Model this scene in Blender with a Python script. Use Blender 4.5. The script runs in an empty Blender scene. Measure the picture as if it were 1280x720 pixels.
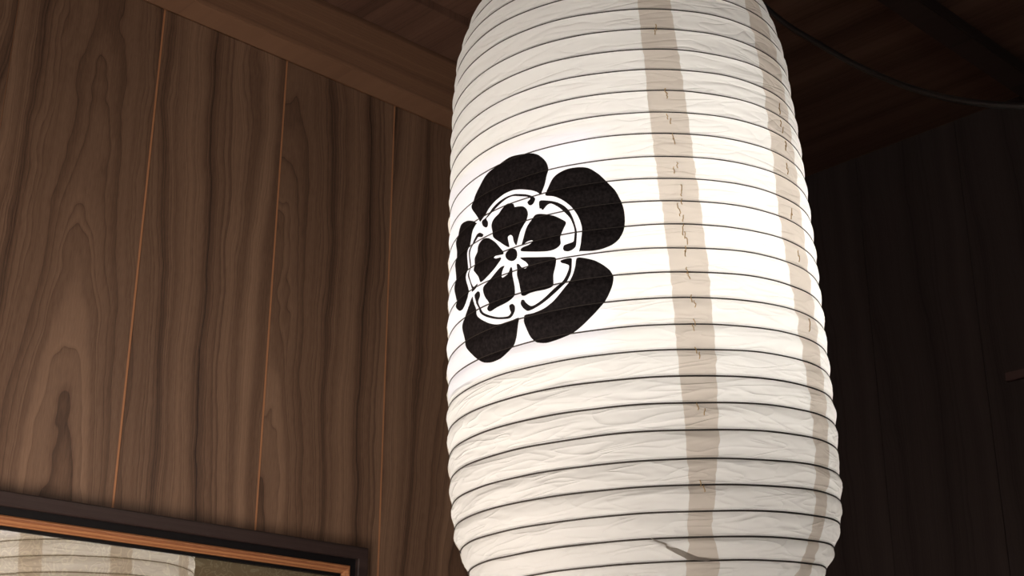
import bpy, bmesh, math, random
from mathutils import Vector, Matrix, noise
from mathutils.geometry import tessellate_polygon
random.seed(7)
C = bpy.context.scene.collection
CAM_Z = 1.6
# ---------------------------------------------------------------- camera
F, PITCH, ROLL = 1738.4, 0.36419, 0.0022
cd = bpy.data.cameras.new('camera'); cam = bpy.data.objects.new('camera', cd); C.objects.link(cam)
cd.sensor_width = 36; cd.lens = F / 1280 * 36; cd.clip_start = 0.05
fwd = Vector((0, math.cos(PITCH), math.sin(PITCH))); U0 = Vector((0, -math.sin(PITCH), math.cos(PITCH))); X0 = Vector((1, 0, 0))
rgt = X0 * math.cos(ROLL) + U0 * math.sin(ROLL); upv = -X0 * math.sin(ROLL) + U0 * math.cos(ROLL)
M = Matrix((rgt, upv, -fwd)).transposed().to_4x4(); M.translation = (0, 0, CAM_Z); cam.matrix_world = M
bpy.context.scene.camera = cam
# ---------------------------------------------------------------- world, lights, exposure
wd = bpy.data.worlds.new('world'); bpy.context.scene.world = wd; wd.use_nodes = True
wd.node_tree.nodes['Background'].inputs[0].default_value = (0.9, 0.85, 0.8, 1)
wd.node_tree.nodes['Background'].inputs[1].default_value = 0.02
vs = bpy.context.scene.view_settings
vs.view_transform = 'Standard'; vs.look = 'None'; vs.gamma = 1; vs.use_curve_mapping = False; vs.exposure = 0.0
AZ = math.radians(46.87)
T = Vector((math.sin(AZ), math.cos(AZ), 0)); N = Vector((-math.cos(AZ), math.sin(AZ), 0))   # along / towards the left wall
def room(t, n, z): return T * t + N * n + Vector((0, 0, z + CAM_Z))
def area(name, pos, target, size, power, col):
    l = bpy.data.lights.new(name, 'AREA'); l.shape = 'DISK'; l.size = size; l.energy = power; l.color = col
    o = bpy.data.objects.new(name, l); C.objects.link(o); o.location = pos
    o.rotation_euler = (target - pos).to_track_quat('-Z', 'Y').to_euler(); return o
area('room_lamp', room(0.50, 1.08, -0.08), room(0.72, 1.94, 0.36), 0.6, 8.8, (1.0, 0.86, 0.75))
area('room_lamp', room(-1.6, -1.2, 0.5), room(1.2, 1.0, 0.5), 0.9, 14.0, (1.0, 0.93, 0.86))
BULB = 20.5
# ---------------------------------------------------------------- helpers
def link(name, me, mat=None, parent=None):
    o = bpy.data.objects.new(name, me); C.objects.link(o)
    if mat is not None:
        for m_ in (mat if isinstance(mat, (list, tuple)) else [mat]): me.materials.append(m_)
    if parent: o.parent = parent
    return o
def tag(o, **k):
    for a, b in k.items(): o[a] = b
    return o
def mesh(name, v, f, smooth=False):
    me = bpy.data.meshes.new(name); me.from_pydata([tuple(p) for p in v], [], f); me.update()
    if smooth: me.polygons.foreach_set('use_smooth', [True] * len(me.polygons))
    return me
def box(a0, a1, b0, b1, c0, c1, bevel=0.0, name='box'):
    bm = bmesh.new(); bmesh.ops.create_cube(bm, size=1)
    for v in bm.verts:
        v.co = Vector((a0 if v.co.x < 0 else a1, b0 if v.co.y < 0 else b1, c0 if v.co.z < 0 else c1))
    if bevel: bmesh.ops.bevel(bm, geom=bm.edges[:], offset=bevel, segments=2, affect='EDGES')
    me = bpy.data.meshes.new(name); bm.to_mesh(me); bm.free(); return me
RM = Matrix((T, -N, Vector((0, 0, 1)))).transposed().to_4x4()      # local x along the wall, local y out of the wall
def place(o, t, n, z): 
    m_ = RM.copy(); m_.translation = room(t, n, z); o.matrix_world = m_; return o
RM2 = Matrix((-N, -T, Vector((0, 0, 1)))).transposed().to_4x4()    # for the far wall: local x along it, local y out of it
def tube(pts, r, seg=8, closed=False, cap=True, rad=None):
    v = []; f = []; n = len(pts); prev = None
    for i, p in enumerate(pts):
        a = pts[max(i - 1, 0)]; b = pts[min(i + 1, n - 1)]; d = (b - a).normalized()
        if prev is None: prev = d.orthogonal().normalized()
        prev = (prev - d * prev.dot(d)).normalized(); q = d.cross(prev)
        rr = r if rad is None else rad[i]
        for k in range(seg):
            t = 2 * math.pi * k / seg; v.append(p + (prev * math.cos(t) + q * math.sin(t)) * rr)
    for i in range(n - 1):
        for k in range(seg):
            f.append((i * seg + k, i * seg + (k + 1) % seg, (i + 1) * seg + (k + 1) % seg, (i + 1) * seg + k))
    if cap: f.append(tuple(reversed(range(seg)))); f.append(tuple(range((n - 1) * seg, n * seg)))
    return v, f
def catmull(P, sub):
    out = []; n = len(P)
    for i in range(n - 1):
        p0 = P[max(i - 1, 0)]; p1 = P[i]; p2 = P[i + 1]; p3 = P[min(i + 2, n - 1)]
        for j in range(sub):
            t = j / sub
            out.append(0.5 * ((2 * p1) + (p2 - p0) * t + (2 * p0 - 5 * p1 + 4 * p2 - p3) * t * t + (3 * p1 - p0 - 3 * p2 + p3) * t ** 3))
    out.append(P[-1]); return out
# ---------------------------------------------------------------- materials
class NT:
    def __init__(s, name):
        s.m = bpy.data.materials.new(name); s.m.use_nodes = True; s.t = s.m.node_tree; s.t.nodes.clear()
        s.out = s.n('ShaderNodeOutputMaterial')
    def n(s, ty, ins=None, **kw):
        nd = s.t.nodes.new(ty)
        for k, v in kw.items(): setattr(nd, k, v)
        for k, v in (ins or {}).items(): s.set(nd.inputs[k], v)
        return nd
    def set(s, sock, v):
        if isinstance(v, bpy.types.Node): s.t.links.new(v.outputs[0], sock)
        elif isinstance(v, bpy.types.NodeSocket): s.t.links.new(v, sock)
        else: sock.default_value = v
    def math(s, op, a, b=0.0, c=0.0): return s.n('ShaderNodeMath', {0: a, 1: b, 2: c}, operation=op)
    def ramp(s, fac, stops):
        r = s.n('ShaderNodeValToRGB', {0: fac}); e = r.color_ramp.elements
        while len(e) < len(stops): e.new(0.5)
        for i, (p, c) in enumerate(stops):
            e[i].position = p; e[i].color = c if len(c) == 4 else (*c, 1)
        return r
    def mix(s, fac, a, b, mode='MIX'):
        m_ = s.n('ShaderNodeMix', data_type='RGBA', blend_type=mode)
        s.set(m_.inputs[0], fac); s.set(m_.inputs[6], a); s.set(m_.inputs[7], b); return m_.outputs[2]
    def done(s, sh): s.t.links.new(sh.outputs[0], s.out.inputs[0]); return s.m
def pbr(name, col, rough=0.5, bump=None, strength=0.2, dist=0.002, spec=0.5, metal=0.0, nt=None):
    nt = nt or NT(name); b = nt.n('ShaderNodeBsdfPrincipled', {'Base Color': col, 'Roughness': rough, 'Specular IOR Level': spec, 'Metallic': metal})
    if bump is not None:
        bp = nt.n('ShaderNodeBump', {'Strength': strength, 'Distance': dist, 'Height': bump}); nt.t.links.new(bp.outputs[0], b.inputs['Normal'])
    return nt.done(b)
def wood(name, light, mid, dark, rings=75.0, axis='Z', rough=0.42, spec=0.35, warp=0.9, scale=1.0, w=0.25):
    nt = NT(name); tc = nt.n('ShaderNodeTexCoord'); oi = nt.n('ShaderNodeObjectInfo')
    sp = nt.n('ShaderNodeSeparateXYZ', {0: tc.outputs['Object']})
    ax = {'X': ('Z', 'X'), 'Z': ('X', 'Z'), 'Y': ('X', 'Y')}[axis]
    x = sp.outputs[ax[0]]; z = sp.outputs[ax[1]]
    rnd = oi.outputs['Random']; off = nt.math('MULTIPLY', rnd, 37.0)
    zz = nt.math('ADD', z, off)
    big = nt.n('ShaderNodeCombineXYZ', {0: nt.math('MULTIPLY', x, 5.0 * scale), 1: off, 2: nt.math('MULTIPLY', zz, 1.3 * scale)})
    nb = nt.n('ShaderNodeTexNoise', {'Vector': big, 'Scale': 1.0, 'Detail': 1.5, 'Roughness': 0.45})
    wig = nt.n('ShaderNodeCombineXYZ', {0: nt.math('MULTIPLY', x, 16.0 * scale), 1: off, 2: nt.math('MULTIPLY', zz, 7.0 * scale)})
    nw = nt.n('ShaderNodeTexNoise', {'Vector': wig, 'Scale': 1.0, 'Detail': 2.0, 'Roughness': 0.5})
    # cathedral: distance from a nearly vertical pith line
    x0 = nt.math('MULTIPLY', nt.math('SUBTRACT', nt.math('DIVIDE', oi.outputs['Object Index'], 100.0), 0.5), w * 2.0)
    dx = nt.math('SUBTRACT', x, x0)
    zt = nt.math('MULTIPLY', nt.math('ADD', z, 0.35), 0.055)
    r = nt.math('SQRT', nt.math('ADD', nt.math('MULTIPLY', dx, dx), nt.math('MULTIPLY', zt, zt)))
    r = nt.math('ADD', r, nt.math('MULTIPLY', nt.math('SUBTRACT', nb, 0.5), 0.075 * warp))
    r = nt.math('ADD', r, nt.math('MULTIPLY', nt.math('SUBTRACT', nw, 0.5), 0.026 * warp))
    rr = nt.math('MULTIPLY', r, rings)
    # uneven ring widths
    n1 = nt.n('ShaderNodeTexNoise', {'W': nt.math('MULTIPLY', rr, 0.55), 'Scale': 1.0, 'Detail': 2.0}, noise_dimensions='1D')
    rr2 = nt.math('ADD', rr, nt.math('MULTIPLY', n1.outputs[0], 4.2))
    fr = nt.math('FRACT', rr2)
    line = nt.ramp(fr, [(0.0, (0.62,) * 3), (0.22, (0.80,) * 3), (0.70, (0.62,) * 3), (0.92, (0.46,) * 3), (0.98, (0.16,) * 3), (1.0, (0.6,) * 3)])
    tone = nt.n('ShaderNodeTexNoise', {'W': nt.math('MULTIPLY', rr, 0.28), 'Scale': 1.0, 'Detail': 1.0}, noise_dimensions='1D')
    fib = nt.n('ShaderNodeTexNoise', {'Vector': nt.n('ShaderNodeCombineXYZ', {0: nt.math('MULTIPLY', x, 420.0), 1: sp.outputs['Y'], 2: nt.math('MULTIPLY', zz, 9.0)}), 'Scale': 1.0, 'Detail': 3.0})
    pores = nt.n('ShaderNodeTexNoise', {'Vector': nt.n('ShaderNodeCombineXYZ', {0: nt.math('MULTIPLY', x, 900.0), 1: sp.outputs['Y'], 2: nt.math('MULTIPLY', zz, 60.0)}), 'Scale': 1.0, 'Detail': 1.0})
    v = nt.math('MULTIPLY_ADD', line.outputs[0], 0.62, nt.math('MULTIPLY', nt.math('SUBTRACT', tone.outputs[0], 0.42), 1.25))
    v = nt.math('ADD', v, nt.math('MULTIPLY', nt.math('SUBTRACT', fib.outputs[0], 0.5), 0.30))
    v = nt.math('ADD', v, nt.math('MULTIPLY', nt.math('SUBTRACT', pores.outputs[0], 0.5), 0.34))
    v = nt.math('ADD', v, nt.math('MULTIPLY', nt.math('SUBTRACT', nb, 0.5), 0.25))
    col = nt.ramp(v, [(0.0, dark), (0.42, mid), (0.9, light)])
    hb = nt.math('ADD', nt.math('MULTIPLY', pores.outputs[0], 0.6), nt.math('MULTIPLY', line.outputs[0], 0.6))
    return pbr(name, col.outputs[0], rough, hb, 0.18, 0.001, spec, nt=nt)
M_PLANK = wood('walnut_plank', (0.31, 0.190, 0.125), (0.160, 0.092, 0.059), (0.045, 0.025, 0.019), rings=92)
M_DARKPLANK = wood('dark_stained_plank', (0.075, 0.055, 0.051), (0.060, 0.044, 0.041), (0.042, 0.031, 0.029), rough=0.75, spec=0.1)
M_TRIM = wood('trim_wood', (0.30, 0.165, 0.098), (0.22, 0.117, 0.070), (0.12, 0.062, 0.038), rings=160, axis='X', warp=0.3, w=0.05, rough=0.5)
M_CEIL = wood('ceiling_wood', (0.20, 0.11, 0.076), (0.14, 0.075, 0.052), (0.08, 0.043, 0.03), rings=40, axis='Y', warp=0.6, rough=0.6, spec=0.2)
M_BEAM = wood('beam_wood', (0.10, 0.066, 0.055), (0.07, 0.047, 0.040), (0.045, 0.03, 0.026), rings=60, axis='X', warp=0.4, rough=0.6, spec=0.2)
M_BACK = pbr('raw_orange_wood', (0.50, 0.225, 0.105, 1), 0.6)
M_DARKBACK = pbr('dark_backing', (0.012, 0.010, 0.009, 1), 0.8)
M_FRAME = wood('frame_dark_wood', (0.060, 0.038, 0.034), (0.040, 0.025, 0.023), (0.022, 0.014, 0.013), rings=260, axis='X', warp=0.12, w=0.02, rough=0.45)
M_BLACK = pbr('frame_black', (0.006, 0.005, 0.006, 1), 0.5, spec=0.25)
M_GOLD = wood('moulding_orange_wood', (0.62, 0.30, 0.13), (0.42, 0.17, 0.075), (0.16, 0.05, 0.03), rings=380, axis='X', warp=0.08, w=0.01, rough=0.35)
M_FLOOR = wood('floor_wood', (0.10, 0.06, 0.035), (0.07, 0.04, 0.025), (0.03, 0.02, 0.012), axis='Y')
def paper(name, col, trans, refl=0.55, tint=None):
    nt = NT(name); uv = nt.n('ShaderNodeUVMap'); uv.uv_map = 'UVMap'
    sp = nt.n('ShaderNodeSeparateXYZ', {0: uv.outputs[0]})
    pa = nt.n('ShaderNodeAttribute', attribute_name='patch')
    # creases: stretched, sheared noise in metres of paper; a fresh pattern in every band between ribs
    def st(kx, ky, sh, det, rough=0.5):
        c = nt.n('ShaderNodeCombineXYZ', {0: nt.math('MULTIPLY', nt.math('ADD', sp.outputs[0], nt.math('MULTIPLY', sp.outputs[1], sh)), kx),
                                          1: nt.math('MULTIPLY', sp.outputs[1], ky), 2: nt.n('ShaderNodeAttribute', attribute_name='band').outputs['Fac']})
        return nt.n('ShaderNodeTexNoise', {'Vector': c, 'Scale': 1.0, 'Detail': det, 'Roughness': rough, 'Distortion': 0.6})
    a = st(9, 42, 1.6, 1.2); b = st(13, 58, -2.4, 1.2); g = st(260, 500, 0, 2.0)
    ra = nt.math('SUBTRACT', 1.0, nt.math('ABSOLUTE', nt.math('MULTIPLY', nt.math('SUBTRACT', a.outputs[0], 0.5), 5.0)))
    rb = nt.math('SUBTRACT', 1.0, nt.math('ABSOLUTE', nt.math('MULTIPLY', nt.math('SUBTRACT', b.outputs[0], 0.5), 5.0)))
    h = nt.math('ADD', nt.math('POWER', nt.math('MAXIMUM', ra, 0.0), 3.0), nt.math('POWER', nt.math('MAXIMUM', rb, 0.0), 3.0))
    h = nt.math('ADD', h, nt.math('MULTIPLY', nt.math('ADD', a.outputs[0], b.outputs[0]), 1.6))
    h = nt.math('MULTIPLY', h, nt.math('SUBTRACT', 1.0, nt.math('MULTIPLY', pa.outputs['Fac'], 0.85)))
    h = nt.math('ADD', h, nt.math('MULTIPLY', g.outputs[0], 0.02))
    bp = nt.n('ShaderNodeBump', {'Strength': 1.0, 'Distance': 0.0008, 'Height': h})
    blot = nt.n('ShaderNodeTexNoise', {'Vector': uv.outputs[0], 'Scale': 9.0, 'Detail': 3.0})
    c1 = nt.mix(blot.outputs[0], (*[q * 0.97 for q in col], 1), (*col, 1))
    cool = nt.mix(pa.outputs['Fac'], c1, (col[0] * 0.985, col[1] * 0.995, min(1, col[2] * 1.09), 1))
    d = nt.n('ShaderNodeBsdfDiffuse', {'Color': cool, 'Normal': bp.outputs[0]})
    tr = nt.n('ShaderNodeBsdfTranslucent', {'Color': cool, 'Normal': bp.outputs[0]})
    mx = nt.n('ShaderNodeMixShader', {0: trans, 1: d, 2: tr})
    return nt.done(mx)
M_PAPER = paper('washi_paper', (0.90, 0.89, 0.87), 0.45)
M_SEAM = paper('washi_seam', (0.74, 0.67, 0.60), 0.35)
nt = NT('crest_black'); g = nt.n('ShaderNodeTexNoise', {'Vector': nt.n('ShaderNodeTexCoord').outputs['Object'], 'Scale': 260.0, 'Detail': 3.0})
M_CREST = pbr('crest_black', nt.ramp(g.outputs[0], [(0.35, (0.010, 0.008, 0.009)), (0.75, (0.035, 0.028, 0.030))]).outputs[0], 0.75, spec=0.2, nt=nt)
M_RIB = pbr('rib_bamboo', (0.055, 0.045, 0.038, 1), 0.6)
M_CABLE = pbr('cable_rubber', (0.014, 0.014, 0.015, 1), 0.28, spec=0.9)
M_LACQ = pbr('black_lacquer', (0.01, 0.009, 0.009, 1), 0.3)
M_STITCH = pbr('ochre_thread', (0.62, 0.42, 0.20, 1), 0.8)
nt = NT('bulb_glow'); M_BULB = nt.done(nt.n('ShaderNodeEmission', {0: (1.0, 0.945, 0.87, 1), 1: BULB}))
nt = NT('brocade'); tc = nt.n('ShaderNodeTexCoord')
dn = nt.n('ShaderNodeTexNoise', {'Vector': tc.outputs['Object'], 'Scale': 22.0, 'Detail': 1.0})
vv = nt.n('ShaderNodeVectorMath', {0: tc.outputs['Object'], 1: nt.n('ShaderNodeVectorMath', {0: dn.outputs['Color'], 1: (0.06, 0.06, 0.06)}, operation='MULTIPLY')}, operation='ADD')
wv = nt.n('ShaderNodeTexVoronoi', {'Vector': vv, 'Scale': 58.0}, feature='DISTANCE_TO_EDGE')
wv2 = nt.n('ShaderNodeTexVoronoi', {'Vector': vv, 'Scale': 58.0})
rg = nt.math('FRACT', nt.math('MULTIPLY', wv2.outputs['Distance'], 2.6))
scr = nt.math('LESS_THAN', nt.math('ABSOLUTE', nt.math('SUBTRACT', rg, 0.5)), 0.12)
M_BROC = pbr('brocade', nt.mix(scr, (0.62, 0.50, 0.34, 1), (0.85, 0.74, 0.54, 1)), 0.8, nt=nt)
nt = NT('picture_glass'); gl = nt.n('ShaderNodeBsdfGlossy', {'Color': (1, 0.97, 0.92, 1), 'Roughness': 0.004}); tp = nt.n('ShaderNodeBsdfTransparent', {0: (0.93, 0.93, 0.9, 1)})
M_GLASS = nt.done(nt.n('ShaderNodeMixShader', {0: 0.50, 1: tp, 2: gl}))
nt = NT('clear_glass'); M_CLEAR = nt.done(nt.n('ShaderNodeBsdfTransparent', {0: (0.97, 0.97, 0.96, 1)}))
# ---------------------------------------------------------------- room shell
W = 1.94; ZT = 1.315; ZC = 1.45; TE = 2.60; PW = 0.2555
T0 = -2.7; NB = -2.6; FZ = -1.6
def structure(name, me, mat, t=0, n=0, z=0, **k):
    o = link(name, me, mat); place(o, t, n, z); tag(o, kind='structure', **k); return o
wall_left = structure('wall_left', box(T0, TE + 0.1, -0.10, -0.0022, FZ, ZC), M_BACK, 0, W, 0)
pm = {}
k0 = -13
for k in range(k0, 8):
    a = 0.733 + PW * k + 0.0020; b = min(0.733 + PW * (k + 1) - (0.0020 if k != -1 else -0.0010), TE - 0.001)
    key = round(b - a, 3)
    if key not in pm:
        pm[key] = box(-(b - a) / 2, (b - a) / 2, -0.0022, 0.0, FZ, ZT, 0.0006, 'plank'); pm[key].materials.append(M_PLANK)
    p = bpy.data.objects.new('plank', pm[key]); C.objects.link(p); p.parent = wall_left
    p.pass_index = {0: 56, 1: 10, 2: 24, 3: 62, -1: 96}.get(k, 20 + (k * 37) % 60); p.matrix_parent_inverse = wall_left.matrix_world.inverted(); place(p, (a + b) / 2, W, 0)
# far wall, dark stained
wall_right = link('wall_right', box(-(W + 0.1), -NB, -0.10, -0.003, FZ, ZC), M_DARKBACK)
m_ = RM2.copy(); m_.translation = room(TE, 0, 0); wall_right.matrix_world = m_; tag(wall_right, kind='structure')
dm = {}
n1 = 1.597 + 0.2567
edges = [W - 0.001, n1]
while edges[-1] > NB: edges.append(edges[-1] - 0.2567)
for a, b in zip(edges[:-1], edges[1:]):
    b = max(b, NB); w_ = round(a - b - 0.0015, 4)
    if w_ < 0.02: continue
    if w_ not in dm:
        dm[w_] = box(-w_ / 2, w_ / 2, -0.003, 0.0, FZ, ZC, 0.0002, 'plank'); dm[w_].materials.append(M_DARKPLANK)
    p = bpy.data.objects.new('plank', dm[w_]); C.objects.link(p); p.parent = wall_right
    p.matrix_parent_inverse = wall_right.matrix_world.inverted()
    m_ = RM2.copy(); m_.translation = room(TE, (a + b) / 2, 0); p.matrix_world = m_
structure('wall_back', box(T0, TE, 0, 0.1, FZ, ZC), M_DARKBACK, 0, NB, 0)
structure('wall_near', box(-0.1, 0, NB * -1 * -1, W, FZ, ZC) if False else box(T0 - 0.1, T0, -(W + 0.1), -NB, FZ, ZC), M_DARKBACK, 0, 0, 0)
structure('floor', box(T0, TE, -(W), -NB, FZ - 0.1, FZ), M_FLOOR, 0, 0, 0)
structure('ceiling', box(T0, TE, -(W + 0.1), -NB, ZC, ZC + 0.1), M_CEIL, 0, 0, 0)
structure('trim_1', box(T0, TE, 0, 0.060, ZT, ZC - 0.018, 0.0015), M_TRIM, 0, W, 0)
structure('trim_2', box(T0, TE, 0, 0.176, ZC - 0.018, ZC, 0.001), M_CEIL, 0, W, 0)
structure('trim_3', box(T0, TE, -0.027, 0.027, ZC - 0.030, ZC, 0.0015), M_BEAM, 0, 1.133, 0)
# ---------------------------------------------------------------- framed picture
fr = bpy.data.objects.new('picture_frame', None); C.objects.link(fr)
FR, FT = 1.4515, 0.4315; FW, FH = 1.02, 0.74
place(fr, FR - FW / 2, W - 0.001, FT - FH)
tag(fr, label='framed picture with dark outer frame and orange inner moulding hanging on walnut wall', category='picture')
def rails(name, prof, mat, inset0=0.0):
    """prof: closed list of (inset from outer edge, protrusion); four mitred rails"""
    for side in range(4):
        v = []; n = len(prof)
        for end in (0, 1):
            for (i, d) in prof:
                if side == 0: p = ((-FW / 2 + i) if end == 0 else (FW / 2 - i), d, FH - i)
                if side == 1: p = ((FW / 2 - i), d, (FH - i) if end == 0 else i)
                if side == 2: p = ((FW / 2 - i) if end == 0 else (-FW / 2 + i), d, i)
                if side == 3: p = ((-FW / 2 + i), d, i if end == 0 else FH - i)
                v.append(p)
        f = [tuple((k, (k + 1) % n, n + (k + 1) % n, n + k)) for k in range(n)] + [tuple(reversed(range(n))), tuple(range(n, 2 * n))]
        me = mesh(name, v, f); bm = bmesh.new(); bm.from_mesh(me); bmesh.ops.recalc_face_normals(bm, faces=bm.faces[:]); bm.to_mesh(me); bm.free()
        link(name, me, mat, fr)
rails('frame_rail', [(0, 0), (0, 0.031), (0.0015, 0.033), (0.0195, 0.033), (0.021, 0.0315), (0.021, 0)], M_FRAME)
rails('inner_step', [(0.021, 0.001), (0.021, 0.0245), (0.033, 0.0235), (0.033, 0.001)], M_BLACK)
rails('inner_moulding', [(0.033, 0.001), (0.033, 0.026), (0.0355, 0.0285), (0.0385, 0.0285), (0.040, 0.0262), (0.0425, 0.0255), (0.0445, 0.0225), (0.0465, 0.0215), (0.0475, 0.001)], M_GOLD)
rails('fillet', [(0.0475, 0.001), (0.0475, 0.0195), (0.0490, 0.0195), (0.0490, 0.0175), (0.0515, 0.017), (0.0515, 0.001)], M_BLACK)
link('brocade_mount', box(-FW / 2 + 0.03, FW / 2 - 0.03, 0.002, 0.008, 0.03, FH - 0.03), M_BROC, fr)
gp_ = link('glass_pane', box(-FW / 2 + 0.0515, FW / 2 - 0.0515, 0.0125, 0.0145, 0.0515, FH - 0.0515), [M_GLASS, M_CLEAR], fr)
for p_ in gp_.data.polygons: p_.material_index = 0 if p_.normal.y > 0.9 else 1
# ---------------------------------------------------------------- paper lantern
AX = Vector((-0.03213921, -0.04905893, 0.99827867)); EX = Vector((0.99948216, 0, 0.03217795)); EY = Vector((-0.00157862, 0.99879589, 0.04903352))
BASE = Vector((0.17871424, 1.75, 0.0 + CAM_Z))
RK = [(0.13, 0.098), (0.16, 0.125), (0.20, 0.1637), (0.25, 0.196), (0.27, 0.2105), (0.29, 0.2223), (0.33, 0.2369), (0.38, 0.2414), (0.46, 0.2432), (0.60, 0.2414), (0.78, 0.2363), (0.86, 0.2325), (0.93, 0.2280), (0.97, 0.2235), (1.00, 0.2165), (1.04, 0.204), (1.08, 0.182), (1.11, 0.158), (1.15, 0.118)]
def rad(s):
    if s <= RK[0][0]: return RK[0][1]
    for (a, ra), (b, rb) in zip(RK[:-1], RK[1:]):
        if s <= b: return ra + (rb - ra) * (s - a) / (b - a)
    return RK[-1][1]
S = [0.9434, 0.9146, 0.8859, 0.8579, 0.8288, 0.7996, 0.7714, 0.7413, 0.7131, 0.6845, 0.6551, 0.6259, 0.5961, 0.5650, 0.5333, 0.5037, 0.4729, 0.4424, 0.4118, 0.3794, 0.3511, 0.3232, 0.2964, 0.2726]
S = [0.9434 + 0.0285 * k for k in range(7, 0, -1)] + S + [0.2726 - 0.0235 * k for k in range(1, 6)]
NR = len(S); PI2 = 2 * math.pi
def s_at(q, th):
    """rib coordinate q (0 = top rib) at angle th: the rib is one long spiral climbing to the right"""
    u = q - th / PI2 * 1.02
    u = max(0.0, min(NR - 1.0, u)); i = min(int(u), NR - 2); return S[i] + (S[i + 1] - S[i]) * (u - i)
def q_of(s, th):
    for i in range(NR - 1):
        if S[i] >= s >= S[i + 1]: return i + (S[i] - s) / (S[i] - S[i + 1]) + th / PI2 * 1.02
    return 0.0
def patchf(s, thd):
    """smooth pasted panel that carries the crest"""
    if not (-90 < thd < -8): return 0.0
    a = min(1, (-8 - thd) / 9.0) * min(1, (thd + 90) / 5)
    b = max(0, min(1, (0.790 - s) / 0.012)) * max(0, min(1, (s - 0.503) / 0.004))
    return a * b
def surf(q, th, off=0.0):
    s = s_at(q, th); thd = math.degrees(th); b = math.floor(q); u = q - b
    R = rad(s)
    pf = patchf(s, thd)
    bul = math.sin(math.pi * u) * ((0.0020 if s > 0.6 else 0.0024) + 0.0014 * noise.noise((th * 2.2, b * 3.1, 4)) + 0.0012 * math.cos(math.pi * u))
    env = math.sin(math.pi * u) ** 0.8
    x = th * R
    w1 = noise.noise((x * 13 + u * 0.9, u * 1.6, b * 7.7)); w2 = noise.noise((x * 30 - u * 1.8, u * 2.2, b * 5.3 + 9)); w3 = noise.noise((x * 24 + u * 2.6, u * 1.2, b * 3.9 + 30))
    fold = (1 - abs(w2) * 3.2) if abs(w2) < 0.31 else 0.0
    amp = (0.0016 if s < 0.6 else 0.0011) * (1 - 0.8 * pf)
    wr = env * amp * (0.7 * w1 + 0.6 * w3 + 0.45 * fold)
    R2 = R + bul + wr + off + 0.0018 * noise.noise((th * 1.3, s * 5, 2))
    ds = (0.0010 * noise.noise((th * 3, q * 2.0, 8)))
    return BASE + AX * (s + ds) + (EX * math.sin(th) - EY * math.cos(th)) * R2, (x, s, pf)
lantern = bpy.data.objects.new('paper_lantern', None); C.objects.link(lantern); lantern.location = BASE + AX * S[-1]
lantern.rotation_euler = Matrix((EX, EY, AX)).transposed().to_euler()
bpy.context.view_layer.update()
LI = lantern.matrix_world.inverted()
tag(lantern, label='large lit white paper lantern with black flower crest and spiral ribs hanging near wall', category='lantern')
def interp(tab, s):
    tab = sorted(tab)
    if s <= tab[0][0]: return tab[0][1]
    for (a, x), (b, y) in zip(tab[:-1], tab[1:]):
        if s <= b: return x + (y - x) * (s - a) / (b - a)
    return tab[-1][1]
s1c = [(0.13, 12), (0.27, 10.8), (0.31, 8.8), (0.34, 9.5), (0.41, 10.5), (0.5, 10.6), (0.61, 10.4), (0.74, 8.7), (0.95, 6.7)]
s1w = [(0.27, 10.5), (0.29, 7.5), (0.34, 7.0), (0.39, 8.6), (0.5, 10.4), (0.6, 11.0), (0.75, 11.5), (0.95, 10.5)]
s2c = [(0.13, 53), (0.27, 52.5), (0.3, 51.8), (0.35, 52.3), (0.41, 54.4), (0.47, 54.5), (0.55, 53), (0.65, 52.1), (0.8, 52), (0.9, 51.8), (0.98, 48.5)]
s2w = [(0.27, 8.6), (0.3, 6.8), (0.35, 7.6), (0.41, 10), (0.5, 12.2), (0.6, 13.6), (0.7, 15.4), (0.85, 15.5), (0.94, 13.8), (1.0, 9)]
SEAMS = [(s1c, s1w), (s2c, s2w)] + [([(0.1, a - 1), (0.5, a), (1.1, a - 3)], [(0.1, 8), (0.5, 10.5), (1.1, 11)]) for a in (98.5, 143.0, 188.0, 228.0, 267.5)]
def seam_edge(i, side, q, base_th):
    s = s_at(q, base_th); c, w_ = SEAMS[i]
    b = math.floor(q); u = q - b
    j = 0.45 * noise.noise((i * 7 + side * 3, b * 1.7, 1)) + 0.35 * noise.noise((i * 5 + side, q * 4, 3))
    if s < 0.36 and i == 1: j += 1.3 * noise.noise((side * 2.3, q * 2.6, 5))
    return math.radians(interp(c, s) + side * interp(w_, s) / 2 + j)
ROWS = 10
QMIN, QMAX = 1.0, NR - 2.0
def strip(name, mat, lf, rf, nx):
    v = []; f = []; uvs = []; patch = []; band = []
    nq = int(round((QMAX - QMIN) * ROWS)); 
    for iq in range(nq + 1):
        q = QMIN + iq / ROWS
        a = lf(q); b = rf(q)
        for k in range(nx + 1):
            th = a + (b - a) * k / nx
            # wrap: the spiral's q shifts by one turn beyond half a turn, keep geometry continuous
            th2 = th if th <= math.pi else th
            p, (x, s, pf) = surf(q + 0.0, th2 if th2 <= math.pi else th2) if th <= math.pi else surf_back(q, th)
            v.append(LI @ p); uvs.append((x, s)); patch.append(pf); band.append(float(min(math.floor(q), NR)) * 3.7)
    W1 = nx + 1
    for iq in range(nq):
        for k in range(nx): f.append((iq * W1 + k, (iq + 1) * W1 + k, (iq + 1) * W1 + k + 1, iq * W1 + k + 1))
    me = mesh(name, v, f, True)
    uvl = me.uv_layers.new(name='UVMap'); vi = [0] * len(me.loops); me.loops.foreach_get('vertex_index', vi)
    uvl.data.foreach_set('uv', [c for i in vi for c in uvs[i]])
    at = me.attributes.new('patch', 'FLOAT', 'POINT'); at.data.foreach_set('value', patch)
    at = me.attributes.new('band', 'FLOAT', 'POINT'); at.data.foreach_set('value', band)
    return link(name, me, mat, lantern)
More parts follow.
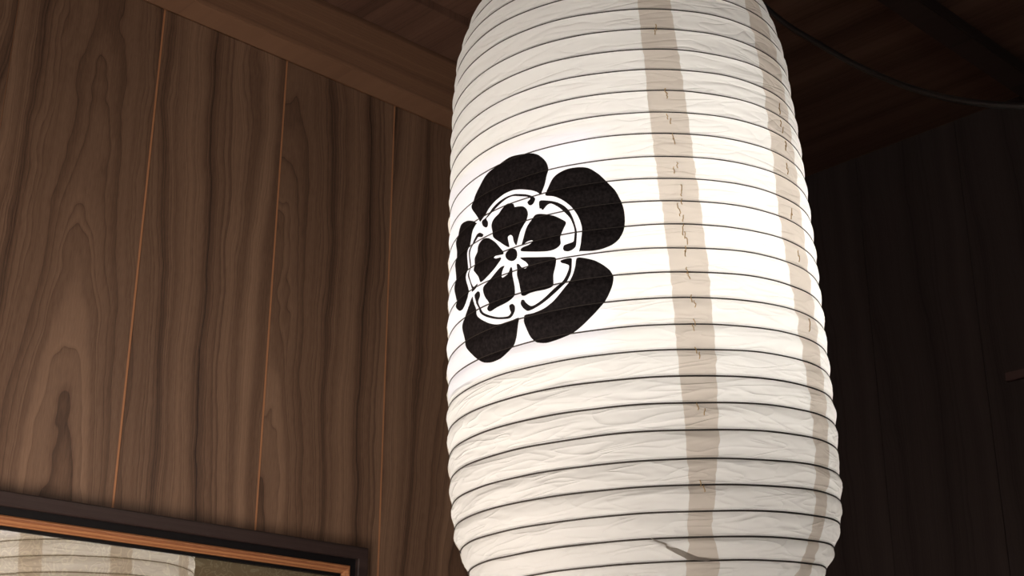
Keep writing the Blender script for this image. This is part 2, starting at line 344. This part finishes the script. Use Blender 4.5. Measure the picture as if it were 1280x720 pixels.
def surf_back(q, th):
    """angles past half a turn belong to the next turn of the spiral"""
    # same physical point is reached from the left side with th-2pi and q+... ; s_at(q, th) already gives the height
    return surf(q, th)
order = []
D = math.radians
ns = len(SEAMS)
for i in range(ns):
    strip('paper_seam', M_SEAM, lambda q, i=i: seam_edge(i, -1, q, D(SEAMS[i][0][1][1])), lambda q, i=i: seam_edge(i, 1, q, D(SEAMS[i][0][1][1])), 14)
    if i < ns - 1:
        strip('paper_panel', M_PAPER, lambda q, i=i: seam_edge(i, 1, q, D(SEAMS[i][0][1][1])), lambda q, i=i: seam_edge(i + 1, -1, q, D(SEAMS[i + 1][0][1][1])), 44)
# crest panel closes the ring between the last seam (one turn back) and the first
strip('paper_panel', M_PAPER, lambda q: seam_edge(ns - 1, 1, q + 1.02, D(267.5)) - PI2, lambda q: seam_edge(0, -1, q, D(9)), 130)
# ribs: one turn of the spiral each
for b in range(1, NR - 1):
    pts = []
    for k in range(0, 145):
        th = -math.radians(87) + PI2 * k / 144
        s = s_at(b, th)
        ds = 0.0010 * noise.noise((th * 3, b * 2.0, 8))
        R2 = rad(s) + 0.0018 * noise.noise((th * 1.3, s * 5, 2)) + 0.0002
        pts.append(LI @ (BASE + AX * (s + ds) + (EX * math.sin(th) - EY * math.cos(th)) * R2))
    ks = 0.00105 if s_at(b, 0) < 0.5 else (0.0009 if s_at(b, 0) < 0.62 else 0.00085)
    v, f = tube(pts, ks, 6, cap=True); link('rib', mesh('rib', v, f, True), M_RIB, lantern)
# crest, painted black on the crest panel
CREST = {"outer":[[[-59.47,0.7303],[-58.12,0.7405],[-54.38,0.7508],[-50.7,0.7627],[-46.34,0.7673],[-41.55,0.7713],[-37.71,0.7701],[-33.55,0.7667],[-30.71,0.7609],[-28.56,0.7508],[-27.93,0.7385],[-28.75,0.724],[-30.16,0.7133],[-30.65,0.7099],[-31.78,0.7142],[-33.49,0.7181],[-35.87,0.7214],[-38.04,0.7238],[-40.28,0.7252],[-43.06,0.7249],[-45.59,0.7228],[-48.59,0.7187],[-50.95,0.7133],[-53.1,0.7056],[-54.34,0.7025],[-56.8,0.7139]],[[-29.08,0.7074],[-27.72,0.7188],[-26.28,0.7261],[-24.48,0.731],[-21.87,0.7345],[-18.87,0.7345],[-15.96,0.7314],[-13.16,0.7226],[-10.89,0.7115],[-8.68,0.6987],[-7.33,0.6868],[-6.57,0.674],[-6.46,0.6614],[-6.98,0.649],[-8.3,0.639],[-10.41,0.6324],[-13.23,0.6286],[-16.05,0.6276],[-19.17,0.6289],[-19.6,0.6288],[-18.93,0.6383],[-18.57,0.6506],[-18.55,0.6594],[-19.09,0.6692],[-20.18,0.6788],[-21.87,0.6888],[-23.94,0.6969],[-26.36,0.703]],[[-20.22,0.6212],[-18.03,0.6196],[-15.24,0.6147],[-13.0,0.608],[-11.24,0.6011],[-10.43,0.5927],[-10.73,0.5827],[-12.04,0.5711],[-14.01,0.56],[-16.42,0.5491],[-19.82,0.5382],[-23.2,0.5301],[-26.68,0.526],[-30.23,0.5244],[-33.38,0.5279],[-35.16,0.5353],[-36.17,0.5462],[-37.16,0.5573],[-37.08,0.5641],[-33.95,0.5645],[-30.71,0.5671],[-27.94,0.5725],[-25.54,0.5803],[-23.46,0.5897],[-21.7,0.6007],[-20.68,0.6111]],[[-39.08,0.5618],[-39.07,0.5508],[-39.73,0.5412],[-40.98,0.5321],[-42.98,0.5246],[-45.61,0.5188],[-49.41,0.5175],[-53.14,0.521],[-57.32,0.5302],[-61.22,0.544],[-64.0,0.5576],[-65.1,0.5717],[-65.26,0.5826],[-63.81,0.5916],[-61.5,0.5983],[-58.4,0.609],[-58.0,0.6034],[-56.56,0.5861],[-54.01,0.5756],[-50.91,0.5674],[-47.55,0.5625],[-43.98,0.5611],[-41.39,0.562],[-39.4,0.5629]],[[-56.13,0.7027],[-59.04,0.7099],[-62.79,0.7154],[-66.86,0.7169],[-69.76,0.7112],[-71.41,0.7014],[-70.96,0.6894],[-71.92,0.6772],[-71.48,0.6631],[-72.02,0.6504],[-72.01,0.637],[-71.49,0.6231],[-69.76,0.6098],[-67.28,0.6023],[-64.75,0.6014],[-62.46,0.6059],[-61.08,0.6131],[-61.79,0.6269],[-62.53,0.6402],[-62.0,0.649],[-61.55,0.6631],[-61.39,0.6755],[-59.99,0.6863],[-58.3,0.696],[-56.54,0.7018]]],"arc":[[[-51.35,0.7044],[-49.04,0.7127],[-45.92,0.7179],[-42.59,0.7203],[-39.56,0.72],[-38.05,0.7185],[-35.89,0.7159],[-34.19,0.7127],[-32.85,0.7087],[-32.21,0.7049],[-32.69,0.7002],[-33.56,0.6984],[-34.38,0.6999],[-34.85,0.7037],[-34.2,0.7062],[-34.03,0.7081],[-35.19,0.7118],[-38.06,0.7157],[-40.31,0.7183],[-42.67,0.7179],[-45.12,0.7149],[-48.16,0.7096],[-50.16,0.7042],[-51.13,0.7019],[-50.36,0.6966],[-50.55,0.6922],[-51.44,0.691],[-52.73,0.6944],[-53.3,0.6998],[-53.14,0.7023],[-51.86,0.7032]],[[-30.72,0.7012],[-27.97,0.6989],[-25.5,0.695],[-23.41,0.6888],[-21.68,0.6793],[-20.61,0.6671],[-20.04,0.654],[-20.04,0.644],[-20.41,0.6355],[-21.48,0.6319],[-22.67,0.6306],[-23.84,0.6322],[-24.1,0.6356],[-23.62,0.6389],[-22.31,0.64],[-20.97,0.6416],[-20.71,0.647],[-20.73,0.6584],[-21.58,0.6702],[-23.28,0.6804],[-25.25,0.689],[-27.06,0.6945],[-28.35,0.6942],[-29.94,0.6891],[-30.45,0.6916],[-30.94,0.6921]],[[-25.01,0.6209],[-23.18,0.6223],[-21.84,0.6217],[-21.65,0.6158],[-22.01,0.605],[-23.41,0.595],[-25.79,0.5858],[-28.55,0.5783],[-31.41,0.5725],[-33.96,0.5691],[-35.81,0.5682],[-37.09,0.5724],[-37.75,0.5778],[-37.42,0.5819],[-36.62,0.5815],[-35.94,0.5776],[-34.46,0.5729],[-32.45,0.5746],[-29.59,0.5805],[-26.76,0.5892],[-24.37,0.5971],[-22.81,0.6069],[-22.51,0.6129],[-23.57,0.616],[-24.68,0.6179]],[[-57.1,0.6096],[-55.59,0.6123],[-54.5,0.61],[-54.49,0.6051],[-55.59,0.6006],[-55.13,0.5931],[-52.93,0.5835],[-49.83,0.5756],[-46.6,0.5701],[-43.07,0.5677],[-41.57,0.5705],[-41.71,0.5746],[-41.74,0.5795],[-40.67,0.5803],[-39.85,0.577],[-40.08,0.5717],[-41.43,0.5662],[-43.04,0.5649],[-47.49,0.5686],[-51.36,0.5755],[-54.57,0.5853],[-56.31,0.5958],[-56.89,0.6036]],[[-56.02,0.6889],[-54.59,0.6886],[-53.07,0.6843],[-53.84,0.682],[-55.68,0.6847],[-56.48,0.6835],[-58.26,0.6787],[-59.28,0.6721],[-59.7,0.6647],[-59.88,0.6536],[-60.34,0.6425],[-60.09,0.6372],[-59.39,0.6282],[-58.38,0.6226],[-56.29,0.6244],[-57.09,0.6181],[-58.71,0.6158],[-59.42,0.6196],[-60.39,0.6323],[-61.21,0.6414],[-60.79,0.6474],[-60.48,0.6616],[-60.31,0.674],[-58.57,0.6831],[-57.07,0.687]]],"inner":[[[-49.02,0.6876],[-48.58,0.6936],[-47.28,0.6979],[-45.55,0.701],[-44.46,0.7061],[-43.04,0.7104],[-41.53,0.7103],[-39.97,0.7068],[-39.34,0.7021],[-38.14,0.7014],[-36.34,0.6997],[-35.16,0.695],[-34.92,0.6883],[-35.57,0.6813],[-36.43,0.6756],[-37.57,0.6679],[-38.29,0.6622],[-39.3,0.6538],[-39.81,0.6561],[-40.17,0.6597],[-40.34,0.6657],[-41.06,0.6684],[-42.05,0.6669],[-42.01,0.6599],[-41.99,0.6544],[-43.23,0.6573],[-45.23,0.6642],[-48.2,0.6749]],[[-37.15,0.6426],[-37.03,0.6469],[-34.84,0.6485],[-33.58,0.6524],[-34.0,0.6544],[-35.53,0.6543],[-37.22,0.6514],[-37.37,0.6535],[-36.16,0.6639],[-34.89,0.6741],[-34.02,0.679],[-32.77,0.6847],[-31.28,0.6853],[-29.06,0.6829],[-26.55,0.6786],[-24.45,0.6724],[-22.97,0.6671],[-23.9,0.6598],[-24.84,0.6513],[-24.65,0.6422],[-25.28,0.6383],[-26.85,0.6358],[-29.04,0.6355],[-33.23,0.6385]],[[-37.32,0.6354],[-31.71,0.6305],[-26.96,0.6264],[-26.36,0.6211],[-26.57,0.6138],[-27.3,0.6047],[-27.66,0.5919],[-29.87,0.5889],[-33.06,0.589],[-34.91,0.5884],[-36.42,0.5865],[-37.72,0.5888],[-38.27,0.5961],[-38.64,0.6076],[-39.19,0.618],[-39.17,0.6288],[-38.36,0.6284],[-37.56,0.6233],[-36.25,0.621],[-35.36,0.624],[-36.01,0.6288],[-37.11,0.6327]],[[-41.03,0.6268],[-41.49,0.6276],[-42.76,0.621],[-44.51,0.6181],[-45.21,0.6215],[-44.49,0.6277],[-43.59,0.6317],[-45.37,0.6315],[-48.67,0.6253],[-52.31,0.6168],[-52.88,0.6117],[-52.28,0.6025],[-50.72,0.5924],[-51.07,0.5856],[-49.48,0.5804],[-46.49,0.5822],[-42.89,0.5841],[-40.64,0.5888],[-40.16,0.5994],[-40.46,0.6122],[-40.92,0.6191]],[[-52.88,0.6784],[-50.01,0.6747],[-47.32,0.6672],[-45.36,0.6572],[-43.8,0.6468],[-45.34,0.6471],[-47.4,0.6488],[-47.81,0.6464],[-46.72,0.6437],[-44.89,0.643],[-44.69,0.6399],[-47.19,0.6335],[-50.21,0.6286],[-53.38,0.6244],[-54.81,0.6247],[-55.39,0.6319],[-56.81,0.6387],[-57.76,0.6435],[-57.58,0.6578],[-55.65,0.664],[-55.21,0.6693],[-54.59,0.6738]]],"hub":[[[-38.51,0.6401],[-38.82,0.6364],[-39.67,0.6344],[-40.76,0.6344],[-41.88,0.6367],[-42.66,0.6405],[-42.92,0.6448],[-42.61,0.6486],[-41.83,0.6508],[-40.66,0.6506],[-39.62,0.6484],[-38.77,0.6445]]]}
names = {'outer': 'crest_petal', 'arc': 'crest_arc', 'inner': 'crest_inner_petal', 'hub': 'crest_centre'}
def clip(poly, ax_, val, keep_ge):
    out = []; n = len(poly)
    for i in range(n):
        a = poly[i]; b = poly[(i + 1) % n]; ia = (a[ax_] >= val) == keep_ge; ib = (b[ax_] >= val) == keep_ge
        if ia: out.append(a)
        if ia != ib:
            t = (val - a[ax_]) / (b[ax_] - a[ax_]); out.append((a[0] + (b[0] - a[0]) * t, a[1] + (b[1] - a[1]) * t))
    return out
for kind, polys in CREST.items():
    for poly in polys:
        P = [Vector((math.radians(a), q_of(s, math.radians(a)))) for a, s in poly]
        n = len(P); sm = []
        for i in range(n):
            p0, p1, p2, p3 = P[i - 1], P[i], P[(i + 1) % n], P[(i + 2) % n]
            for j in range(4):
                t = j / 4; c = 0.5 * ((2 * p1) + (p2 - p0) * t + (2 * p0 - 5 * p1 + 4 * p2 - p3) * t * t + (3 * p1 - p0 - 3 * p2 + p3) * t ** 3)
                l = p1.lerp(p2, t); sm.append(tuple(l.lerp(c, 0.8)))
        v = []; f = []
        q0 = math.floor(min(p[1] for p in sm) * ROWS) / ROWS; q1 = max(p[1] for p in sm)
        t0 = min(p[0] for p in sm); t1 = max(p[0] for p in sm); DT = math.radians(1.6)
        q = q0
        while q < q1:
            row = clip(clip(sm, 1, q, True), 1, q + 1 / ROWS, False)
            if len(row) > 2:
                t = t0
                while t < t1:
                    c = clip(clip(row, 0, t, True), 0, t + DT, False)
                    if len(c) > 2:
                        cc = [Vector((p[0], p[1], 0)) for p in c]
                        dd = [cc[0]]
                        for p in cc[1:]:
                            if (p - dd[-1]).length > 1e-6: dd.append(p)
                        if len(dd) > 2 and (dd[0] - dd[-1]).length < 1e-6: dd.pop()
                        if len(dd) > 2:
                            base = len(v)
                            for p in dd: 
                                qq = min(max(p.y, q + 1e-4), q + 1 / ROWS - 1e-4)
                                v.append(LI @ surf(qq, p.x, 0.00075)[0])
                            for tri in tessellate_polygon([dd]): f.append(tuple(base + k for k in tri))
                    t += DT
            q += 1 / ROWS
        me = mesh('crest', v, f, False)
        bm = bmesh.new(); bm.from_mesh(me); bmesh.ops.remove_doubles(bm, verts=bm.verts[:], dist=1e-5)
        bmesh.ops.dissolve_degenerate(bm, dist=1e-6, edges=bm.edges[:])
        for fc in bm.faces:
            c = fc.calc_center_median(); 
            if fc.normal.dot(Vector((c.x, c.y, 0))) < 0: fc.normal_flip()
            fc.smooth = False
        bm.to_mesh(me); bm.free()
        link(names[kind], me, M_CREST, lantern)
# stitches down the middle of the two front seams
for si, qs in ((0, [4.4 + x for x in (3.4, 6.5, 7.7, 8.6, 9.9, 10.9, 11.5, 12.0, 12.6, 12.95, 13.5, 14.4, 15.5, 16.4, 17.5, 19.6, 22.4)]), (1, [10.4, 11.3, 12.2, 13.3, 15.4, 17.3, 20.2])):
    v = []; f = []
    for q in qs:
        for rep in range(2):
            th = D(interp(SEAMS[si][0], s_at(q, D(10 + 43 * si))) + random.uniform(-0.9, 0.9)); qq = q + rep * 0.22
            pts = [LI @ surf(min(qq + k * 0.07, QMAX), th + D(random.uniform(-0.25, 0.25)), 0.0006)[0] for k in range(5)]
            vv_, ff_ = tube(pts, 0.0006, 5); o_ = len(v); v += vv_; f += [tuple(o_ + i for i in x) for x in ff_]
    o = link('seam_stitching', mesh('seam_stitching', v, f, True), M_STITCH, lantern); tag(o, label='ochre thread stitches', kind='stuff')
# a small fold of doubled paper low on the front seam
fp = [(-4.88, 0.297), (-0.94, 0.2915), (3.72, 0.284), (8.7, 0.2775), (16.3, 0.2743), (11.46, 0.2727), (5.88, 0.2745), (0.22, 0.2843)]
v = [LI @ surf(q_of(s_, D(a_)), D(a_), 0.0010)[0] for a_, s_ in fp]
f = [(0, 1, 7), (1, 2, 7), (2, 6, 7), (2, 3, 6), (3, 5, 6), (3, 4, 5)]
me = mesh('paper_fold', v, f); me.uv_layers.new(name='UVMap'); link('paper_fold', me, M_SEAM, lantern)
# rings, hanger and bulb
def ring(name, s, r, h, t):
    v = []; f = []; n = 64
    prof = [(r, -h / 2), (r, h / 2), (r - t, h / 2), (r - t, -h / 2)]
    for k in range(n):
        a = PI2 * k / n
        for (rr, z) in prof: v.append(LI @ (BASE + AX * (s + z) + (EX * math.sin(a) - EY * math.cos(a)) * rr))
    for k in range(n):
        for j in range(4): f.append((k * 4 + j, k * 4 + (j + 1) % 4, ((k + 1) % n) * 4 + (j + 1) % 4, ((k + 1) % n) * 4 + j))
    return link(name, mesh(name, v, f), M_LACQ, lantern)
def disc(name, s, r):
    v = [LI @ (BASE + AX * (s + dz) + (EX * math.sin(PI2 * k / 48) - EY * math.cos(PI2 * k / 48)) * r) for dz in (0, 0.006) for k in range(48)]
    f = [tuple(range(48)), tuple(reversed(range(48, 96)))] + [(k, (k + 1) % 48, 48 + (k + 1) % 48, 48 + k) for k in range(48)]
    return link(name, mesh(name, v, f), M_LACQ, lantern)
st_, sb_ = S[1], S[-2]
ring('top_ring', st_ + 0.016, rad(st_) + 0.004, 0.05, 0.012); v, f = tube([LI @ (BASE + AX * (st_ + 0.02) + EX * x) for x in (-rad(st_), rad(st_))], 0.006, 8); link('top_bar', mesh('top_bar', v, f), M_LACQ, lantern)
ring('bottom_ring', sb_ - 0.014, rad(sb_) + 0.004, 0.05, 0.012); disc('bottom_plate', sb_ - 0.024, rad(sb_) - 0.006)
top = BASE + AX * (st_ + 0.03); hook = Vector((top.x, top.y, CAM_Z + ZC))
hs = []
for k in range(25):
    a = math.pi * k / 24; hs.append(LI @ (top + EX * 0.12 * math.cos(a) + Vector((0, 0, 1)) * 0.13 * math.sin(a)))
v, f = tube(hs, 0.004); link('handle', mesh('handle', v, f, True), M_LACQ, lantern)
v, f = tube([LI @ (top + Vector((0, 0, 0.127))), LI @ (hook + Vector((0, 0, -0.003)))], 0.003); link('hanging_rod', mesh('hanging_rod', v, f, True), M_LACQ, lantern)
bc = BASE + AX * 0.66 + EX * 0.035 - EY * 0.02
bm = bmesh.new(); bmesh.ops.create_uvsphere(bm, u_segments=24, v_segments=16, radius=0.034)
for v_ in bm.verts: 
    v_.co.z += 0.13 if v_.co.z > 1e-5 else (-0.13 if v_.co.z < -1e-5 else 0)
me = bpy.data.meshes.new('light_bulb'); bm.to_mesh(me); bm.free(); me.transform(Matrix.Translation(bc)); me.transform(LI)
link('light_bulb', me, M_BULB, lantern)
v, f = tube([LI @ (bc + AX * 0.155), LI @ (bc + AX * 0.22)], 0.018, 16); link('lamp_socket', mesh('lamp_socket', v, f), M_LACQ, lantern)
v, f = tube([LI @ (bc + AX * 0.22), LI @ (BASE + AX * (st_ + 0.02))], 0.004, 8); link('lamp_cord', mesh('lamp_cord', v, f), M_LACQ, lantern)
# ---------------------------------------------------------------- cable and wall block
def pix(x, y, dist):
    X = (x - 640); Y = (y - 360)
    return Vector((0, 0, CAM_Z)) + (rgt * X - upv * Y + fwd * F).normalized() * dist
cab = [pix(*p) for p in [(850, -100, 2.50), (880, -62, 2.45), (930, -15, 2.42), (980, 28, 2.38), (1020, 53, 2.33), (1062, 77, 2.28), (1100, 95, 2.22), (1142, 111, 2.15), (1185, 122.5, 2.07), (1230, 129.5, 1.98), (1280, 133, 1.88), (1340, 133, 1.78), (1420, 122, 1.66), (1520, 95, 1.55)]]
cab = [Vector((cab[0].x - 0.02, cab[0].y, CAM_Z + ZC))] + cab + [Vector((1.12, 1.02, CAM_Z + 0.95)), Vector((1.30, 0.90, CAM_Z + 1.25)), Vector((1.36, 0.86, CAM_Z + ZC))]
v, f = tube(catmull(cab, 8), 0.0047, 12)
tag(link('power_cable', mesh('power_cable', v, f, True), M_CABLE), label='black power cable sagging under the ceiling right of the lantern', category='cable')
bpy.context.view_layer.update()

hb_ = link('wall_batten', box(-0.03, 0.022, 0.0, 0.012, -0.009, 0.009, 0.001), pbr('red_brown_wood', (0.10, 0.05, 0.045, 1), 0.6))
m_ = RM2.copy(); m_.translation = room(TE, 1.262, 0.842); hb_.matrix_world = m_
tag(hb_, label='dim reddish wooden batten on the black wall at the right edge', category='batten')
bpy.context.view_layer.update()
